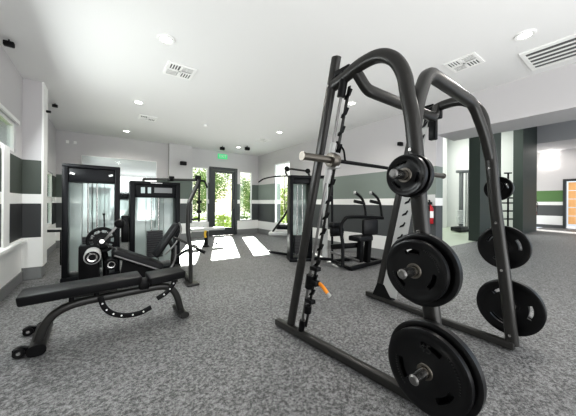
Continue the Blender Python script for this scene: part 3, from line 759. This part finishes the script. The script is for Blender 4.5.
b = new(); sweep(b, spline([(1.0, 3.74, .45), (1.06, 3.95, .44), (1.08, 4.3, .38), (1.04, 4.8, .20)], 5), .022); obj('lower_brace', b, M['frame'], pm)

# ------------------------------------------------------------------ things by the left window and back door
t = thing('flat_bench', 'small pale topped flat bench by the windows left of the door', 'bench', (2.1, 7.0, 0))
b = new(); cushion(b, (1.85, 6.85, .40), (2.75, 7.12, .47), bev=.02); obj('seat_pad', b, M['palepad'], t)
for x in (1.98, 2.58):
    b = new(); bar(b, (x, 6.98, .02), (x, 6.98, .40), .04, .05, .006); bar(b, (x, 6.82, .02), (x, 7.14, .02), .04, .04, .006, ref=(0, 0, 1)); obj('leg', b, M['black'], t)
t = thing('resistance_handle', 'small black stand with yellow grip on the floor left of the sun patch', 'exercise aid', (2.17, 6.7, 0))
b = new(); lathe(b, [(0, .09), (.03, .09), (.05, .035), (.12, .03)], (2.17, 6.7, 0), (0, 0, 1), 20); obj('base', b, M['black'], t)
b = new(); sweep(b, spline([(2.17, 6.7, .24), (2.15, 6.7, .32), (2.17, 6.7, .42)], 5), .032); obj('grip', b, M['yellow'], t)
b = new(); rod(b, (2.19, 6.72, .05), (2.18, 6.72, .40), .045); obj('strap', b, M['black'], t)

# ------------------------------------------------------------------ lat pulldown / cable tower (right of the door)
lp = thing('lat_pulldown_machine', 'black lat pulldown tower with pale seat, left of the rack upright', 'exercise machine', (3.3, 4.1, 0))
Rz = Matrix.Rotation(math.radians(-24), 3, 'Z'); pv = V(2.98, 4.05, 0)
tower(lp, 2.965, 3.42, 4.06, 1.70, depth=.32, fw=.06, head=.16, stack=(.14, .50), R=Rz, piv=pv)
b = new(); bar(b, (3.65, 3.60, .04), (3.65, 3.60, 1.66), .06, .07, .01); obj('rear_post', b, M['tower'], lp)
b = new(); bar(b, (3.40, 3.92, 1.67), (3.65, 3.60, 1.67), .06, .06, .01); bar(b, (3.40, 3.92, .05), (3.65, 3.60, .05), .06, .06, .01); obj('rear_frame', b, M['tower'], lp)
b = new(); box(b, (3.52, 3.62, .10), (3.545, 3.74, 1.60)); obj('side_shroud', b, M['palepad'], lp, False)
b = new(); sweep(b, fillet([(3.02, 4.25, 1.70), (3.0, 4.3, 1.80), (3.12, 4.3, 1.86), (3.36, 4.02, 1.80), (3.40, 4.0, 1.70)], .05), .02); obj('top_arm', b, M['frame'], lp)
for p in ((3.05, 4.30, 1.85), (3.37, 4.02, 1.80)):
    b = new(); rod(b, V(p) - V(.03, .03, 0), V(p) + V(.03, .03, 0), .05); obj('pulley', b, M['black'], lp)
b = new(); sweep(b, spline([(2.62, 4.72, 1.58), (2.74, 4.68, 1.66), (2.90, 4.45, 1.70), (3.1, 4.25, 1.70), (3.16, 4.15, 1.66)], 6), .014); obj('lat_bar', b, M['black'], lp)
b = new(); rod(b, (3.02, 4.34, 1.70), (3.02, 4.34, .95), .006); obj('cable', b, M['black'], lp)
b = new(); cushion(b, (3.02, 4.72, .42), (3.62, 5.0, .50), Matrix.Rotation(math.radians(-40), 3, 'Z'), V(3.3, 4.86, .46), .03); obj('seat', b, M['palepad'], lp, label='pale grey padded seat')
for p in ((3.20, 5.02), (3.42, 4.72)):
    b = new(); bar(b, (p[0], p[1], .03), (p[0], p[1], .42), .05, .05, .008); obj('leg', b, M['black'], lp)
b = new(); bar(b, (3.12, 5.10, .03), (3.36, 4.30, .03), .05, .05, .008); obj('base_rail', b, M['tower'], lp)
b = new(); sweep(b, [(3.12, 4.95, .50), (3.28, 4.75, .84), (3.33, 4.66, 1.0)], .022); obj('knee_arm', b, M['frame'], lp)
b = new(); rod(b, (3.25, 4.98, .60), (3.44, 4.78, .60), .055); obj('knee_roller', b, M['vinyl'], lp)

# ------------------------------------------------------------------ dip and knee raise machine by the right wall
dm = thing('seated_dip_machine', 'black seated machine with two raised horn handles against the right wall', 'exercise machine', (3.8, 3.05, 0))
import math as _m
_c, _s = _m.cos(YAW), _m.sin(YAW)
def at(u, v, d):
    """photo position to a point d metres deep (used to read proportions of far machines)"""
    a = (u - 288) / F_PX; b_ = (203.1 + ROLL * (u - 288) - v) / F_PX
    return V((_s + a * _c) * d, (_c - a * _s) * d, CAM_H + b_ * d)
T = 4.7
b = new(); sweep(b, [at(331, 258, 4.9) * V(1, 1, 0) if False else V(3.62, 3.55, .04), V(3.42, 2.98, .04), V(4.35, 3.05, .04)][:2], .035, .03); bar(b, (3.42, 2.95, .035), (4.45, 3.03, .035), .07, .06, .01); bar(b, (3.62, 3.55, .035), (4.40, 3.42, .035), .06, .05, .01); bar(b, (4.40, 2.95, .035), (4.42, 3.45, .035), .06, .05, .01); obj('base_frame', b, M['black'], dm)
b = new(); sweep(b, spline([at(343, 266, 4.45), at(343, 245, 4.5), at(341, 228, 4.55), at(345, 219, 4.55), at(350, 217, 4.6), at(366, 217, 4.75), at(383, 218, 4.9)], 6), .028, .032, (0, 1, 0)); obj('main_arm', b, M['black'], dm)
for (u, dd) in ((366, 4.75), (382, 4.9)):
    b = new(); sweep(b, spline([at(u, 218, dd), at(u - 1, 208, dd), at(u - 4, 199, dd), at(u - 10, 193, dd), at(u - 12, 192.5, dd)], 6), .022, .024); hn = obj('horn_handle', b, M['black'], dm)
    b = new(); sweep(b, [at(u - 12, 201, dd), at(u - 3, 203, dd)], .035, .03); obj('grip_pad', b, M['black'], hn)
    b = new(); rod(b, at(u - 12.5, 193, dd), at(u - 10.5, 192.6, dd), .03); obj('grip_cap', b, M['silver'], hn)
b = new(); box(b, at(370, 227, 4.75) - V(.16, .05, .15), at(370, 227, 4.75) + V(.16, .05, .15), .045, R=Matrix.Rotation(math.radians(-20), 3, 'Z')); obj('backrest', b, M['vinyl'], dm)
b = new(); bar(b, at(369, 232, 4.8), at(367, 262, 4.8), .10, .10, .01, ref=(1, 0, 0)); obj('rear_post', b, M['black'], dm)
b = new(); cushion(b, at(361, 238, 4.65) - V(.18, .14, .045), at(361, 238, 4.65) + V(.18, .14, .045), bev=.025); obj('seat', b, M['vinyl'], dm)
b = new(); bar(b, at(361, 239, 4.65), at(360, 262, 4.65), .09, .09, .01, ref=(1, 0, 0)); obj('seat_post', b, M['black'], dm)
for (u, v, s) in ((335, 225, .09), (337, 231, .11)):
    b = new(); c = at(u, v, 4.75); box(b, c - V(s * 1.2, .07, s * .6), c + V(s * 1.2, .07, s * .6), .035); obj('arm_pad', b, M['vinyl'], dm)
b = new(); bar(b, at(331, 247, 4.8), at(358, 245, 4.75), .06, .09, .01); bar(b, at(331, 235, 4.8), at(343, 234, 4.6), .05, .06, .01); obj('cross_brace', b, M['black'], dm)
b = new(); bar(b, at(331, 252, 4.9), at(360, 261, 4.6), .04, .04, .008); obj('diagonal_brace', b, M['steel'], dm)
b = new(); sweep(b, [at(332.5, 262, 5.0), at(332, 186, 5.0)], .022); obj('front_post', b, M['tower'], dm)

# ------------------------------------------------------------------ extinguishers and lobby objects
def ext(p, nrm, lab, s=1.):
    p = V(p); t = thing('fire_extinguisher', lab, 'fire extinguisher', p)
    r = .075 * s
    b = new(); lathe(b, [(0, r * .9), (.01, r), (.36 * s, r), (.41 * s, r * .7), (.44 * s, r * .35), (.46 * s, r * .35)], p, (0, 0, 1), 24); obj('cylinder', b, M['red'], t)
    b = new(); lathe(b, [(.14 * s, r + .001), (.30 * s, r + .001)], p, (0, 0, 1), 24, closed=False); obj('sticker', b, M['paper'], t)
    b = new(); box(b, p + V(-.03, -.03, .46 * s), p + V(.03, .03, .52 * s), .008); bar(b, p + V(0, 0, .53 * s), p + V(nrm) * .12 + V(0, 0, .56 * s), .025, .02); obj('valve_handle', b, M['black'], t)
    b = new(); sweep(b, spline([p + V(nrm) * .03 + V(0, 0, .50 * s), p + V(nrm) * .11 + V(0, 0, .44 * s), p + V(nrm) * .10 + V(0, 0, .2 * s), p + V(nrm) * .09 + V(0, 0, .08 * s)], 6), .011); obj('hose', b, M['black'], t)
    return t
ext((XR - .065, 2.27, .80), (-.9, -.3, 0), 'red fire extinguisher on the end of the striped right wall', .74)
b = new(); box(b, (XR - .012, 2.21, 1.13), (XR, 2.38, 1.32), .003); tag(obj('wall_notice', b, M['palepad']), 'small beige notice on the wall above the nearer extinguisher', 'sign')
ext((15.585, 2.95, .68), (.3, -1, 0), 'red fire extinguisher on the side of the farther green lobby pier', 1.2)
# cable machine in the lobby
cm = thing('cable_tower', 'grey cable machine with pale weight stack in the bright room beyond', 'exercise machine', (11.7, 4.6, 0))
dC = 11.0
def lb(u, v, d=dC): return at(u, v, d)
for u0, u1, nm_, mm in ((459, 464.5, 'column', 'base'),):
    b = new(); a = lb(u0, 172); c = lb(u1, 228); box(b, (a.x, a.y - .1, .05), (c.x, c.y + .15, a.z), .02); obj(nm_, b, M[mm], cm)
b = new(); a = lb(456.5, 171.5); c = lb(468, 171.5); bar(b, a, c, .15, .12, .02); obj('top_beam', b, M['base'], cm)
for k in range(7):
    b = new(); a = lb(456.5, 211 + k * 2, 10.7); c = lb(464, 211 + k * 2, 10.7); bar(b, a, c, .12, .05, .005); obj('stack_plate', b, M['paper'], cm)
for u in (466, 468):
    b = new(); a = lb(u, 172); rod(b, (a.x, a.y, .05), (a.x, a.y, a.z), .02); obj('guide_rod', b, M['steel'], cm)
b = new(); a = lb(455, 228); c = lb(470, 229); bar(b, (a.x, a.y, .06), (c.x, c.y, .06), .5, .1, .02); a = lb(458, 224, 10.6); box(b, (a.x - .2, a.y - .2, .05), (a.x + .5, a.y + .2, .22), .03); obj('base', b, M['stack'], cm)
# wall mirror / poster on blue wall
a = lb(443, 199, 12.8)
b = new(); box(b, (a.x - .18, 5.94, a.z - .52), (a.x + .18, 6.0, a.z + .52), .05); t = tag(obj('wall_panel', b, M['dark']), 'dark rounded panel with white strip on the pale blue wall', 'panel')
b = new(); box(b, (a.x - .03, 5.92, a.z - .3), (a.x + .06, 5.95, a.z + .32), .01); obj('light_strip', b, M['paper'], t)
b = new(); box(b, (11.7, 5.9, 3.2), (12.6, 6.0, 4.2), .02); tag(obj('wall_screen', b, M['black']), 'black screen mounted high on the pale blue wall', 'screen')

# floor lamp-like stand in the gap between piers
t = thing('stretch_tower', 'thin black T shaped stand between the two dark lobby piers', 'stand', tuple(at(508, 215, 10.2) * V(1, 1, 0)))
p = at(508, 215, 10.2); q = at(508, 173, 10.2)
b = new(); rod(b, (p.x, p.y, 0), (p.x, p.y, q.z), .03); obj('pole', b, M['black'], t)
b = new(); bar(b, at(504, 173.2, 10.2), at(511.5, 173, 10.2), .05, .05, .01); obj('crossbar', b, M['black'], t)
b = new(); lathe(b, [(0, .22), (.03, .22), (.05, .05)], (p.x, p.y, 0), (0, 0, 1), 24); obj('base', b, M['black'], t)
b = new()
for v in (198, 203, 211, 219): bar(b, at(500, v, 10.4), at(514, v, 10.4), .03, .06, .005)
tag(obj('railing', b, M['grille']), 'low dark horizontal railing between the two dark lobby piers', 'railing')

# ------------------------------------------------------------------ outdoors
bm = new(); box(bm, (-12, 8.95, -.25), (16, 11.2, -.02)); struct('ground_paving', bm, M['paving'])
bm = new(); box(bm, (-12, 11.2, -.25), (16, 34, -.05)); box(bm, (-12, -4, -.3), (-1.3, 8.95, -.1)); struct('ground_lawn', bm, M['grass'])
def leaf_cluster(bm, c, r, n, sz, squash=1.):
    c = V(c)
    for _ in range(n):
        d = V(random.gauss(0, 1), random.gauss(0, 1), random.gauss(0, 1)).normalized() * r * random.uniform(.45, 1) ; d.z *= squash
        p = c + d; u = V(random.gauss(0, 1), random.gauss(0, 1), random.gauss(0, 1)).normalized(); w = u.orthogonal().normalized(); s = sz * random.uniform(.6, 1.3)
        bm.faces.new([bm.verts.new(p + u * s), bm.verts.new(p + w * s * .5), bm.verts.new(p - u * s), bm.verts.new(p - w * s * .5)])
def tree(x, y, h, r, lab, lm='leaf'):
    t = thing('tree', lab, 'tree', (x, y, -.05), 'trees outside the glass door')
    b = new(); sweep(b, spline([(x, y, -.05), (x + .06, y, h * .4), (x - .05, y + .05, h * .7), (x, y, h)], 5), .045, .045); obj('trunk', b, M['bark'], t)
    b = new()
    for k in range(6):
        leaf_cluster(b, (x + random.uniform(-.6, .6) * r, y + random.uniform(-.5, .5) * r, h + random.uniform(-.9, .5) * r), r * .52, 420, .07)
    obj('foliage', b, M[lm], t, False)
tree(4.3, 12.8, 2.0, 1.25, 'leafy green tree seen through the glass door')
tree(7.2, 13.9, 1.8, 1.2, 'bushy tree seen through the window right of the door')
tree(2.0, 14.6, 2.1, 1.2, 'yellow green tree seen through the window left of the door', 'leaf2')
tree(6.2, 19.0, 2.6, 1.5, 'farther tree behind the one framed by the door')
tree(9.8, 18.5, 2.4, 1.4, 'farther tree right of the door view')
def shrub(x, y, r, lab, lm):
    b = new(); leaf_cluster(b, (x, y, r * .55), r, 420, .07, .65); tag(obj('shrub', b, M[lm], None, False), lab, 'shrub', 'low shrubs outside the door')
shrub(4.5, 11.3, .55, 'low bright green shrub outside the glass door', 'leaf2')
shrub(5.6, 11.5, .5, 'low green shrub outside, right of the door', 'leaf')
shrub(3.3, 11.3, .5, 'low green shrub outside, left of the door', 'leaf2')
shrub(6.75, 11.9, .5, 'low green shrub outside the right window', 'leaf')
tree(-3.6, 10.5, 1.8, 1.2, 'tree seen through the far left wall window', 'leaf')
tree(7.3, 10.3, 1.2, .9, 'tree seen through the right wall window', 'leaf2')

# ------------------------------------------------------------------ light
def area(name, loc, rot, sx, sy, e, col=(1, .98, .95), spread=PI):
    l = D.lights.new(name, 'AREA'); l.shape = 'RECTANGLE'; l.size = sx; l.size_y = sy; l.energy = e; l.color = col; l.spread = spread
    o = D.objects.new(name, l); C.objects.link(o); o.location = loc; o.rotation_euler = rot; return o
for x, y in spots:
    l = D.lights.new('downlight_lamp', 'SPOT'); l.energy = 82; l.spot_size = math.radians(150); l.spot_blend = .8; l.shadow_soft_size = .08; l.color = (1, .96, .9)
    o = D.objects.new('downlight_lamp', l); C.objects.link(o); o.location = (x, y, H - .03)
# added unseen fill lamps behind the camera: one aimed forward, one upward
area('rear_fill', (1.8, -3.0, 1.5), (math.radians(90), 0, 0), 6, 2.6, 120, (1, 1, 1))
area('rear_upward_fill', (1.8, -2.0, .25), (math.radians(155), 0, 0), 5, 1.5, 85, (1, 1, 1))
area('lobby_light', (9.5, .3, 4.5), (0, 0, 0), 5, 4, 120, (1, .98, .95))
area('lobby_room_light', (11.5, 5, 4.6), (0, 0, 0), 3, 2.5, 190, (.97, 1, .95))
area('far_light', (17, 2, 3.8), (0, 0, 0), 1.5, 4, 45, (1, .95, .9))
area('left_window_daylight', (XL + .05, 3.6, 2.0), (0, math.radians(-70), 0), .35, 2.4, 45, (.95, 1, 1))
area('ceiling_fill', (1.9, 3.0, 2.15), (PI, 0, 0), 4.6, 9.0, 42, (1, .99, .97))  # added fill facing up mid-room to brighten the ceiling; no real fitting
sun = D.lights.new('sun', 'SUN'); sun.energy = 26; sun.angle = math.radians(.6); sun.color = (1, .97, .92)
so = D.objects.new('sun', sun); C.objects.link(so)
so.rotation_euler = V(-1.41, -3.73, -2.2).to_track_quat('-Z', 'Y').to_euler()

w = D.worlds.new('world'); bpy.context.scene.world = w; w.use_nodes = True
nt = w.node_tree; bg = nt.nodes['Background']
sky = nt.nodes.new('ShaderNodeTexSky'); sky.sky_type = 'NISHITA'; sky.sun_disc = False; sky.sun_elevation = math.radians(29); sky.sun_rotation = math.radians(20); sky.air_density = 1; sky.dust_density = 2
mx = nt.nodes.new('ShaderNodeMix'); mx.data_type = 'RGBA'; mx.inputs[0].default_value = .72; mx.inputs[7].default_value = (.80, .90, 1.02, 1)
mul = nt.nodes.new('ShaderNodeVectorMath'); mul.operation = 'SCALE'; mul.inputs['Scale'].default_value = .22
nt.links.new(sky.outputs[0], mul.inputs[0]); nt.links.new(mul.outputs[0], mx.inputs[6]); nt.links.new(mx.outputs[2], bg.inputs[0])
bg.inputs[1].default_value = 1.0

sc = bpy.context.scene
sc.view_settings.view_transform = 'Standard'; sc.view_settings.look = 'Medium High Contrast'; sc.view_settings.exposure = .06
sc.cycles.max_bounces = 8; sc.cycles.diffuse_bounces = 5; sc.cycles.transparent_max_bounces = 12
sc.cycles.sample_clamp_indirect = 6; sc.cycles.use_denoising = True
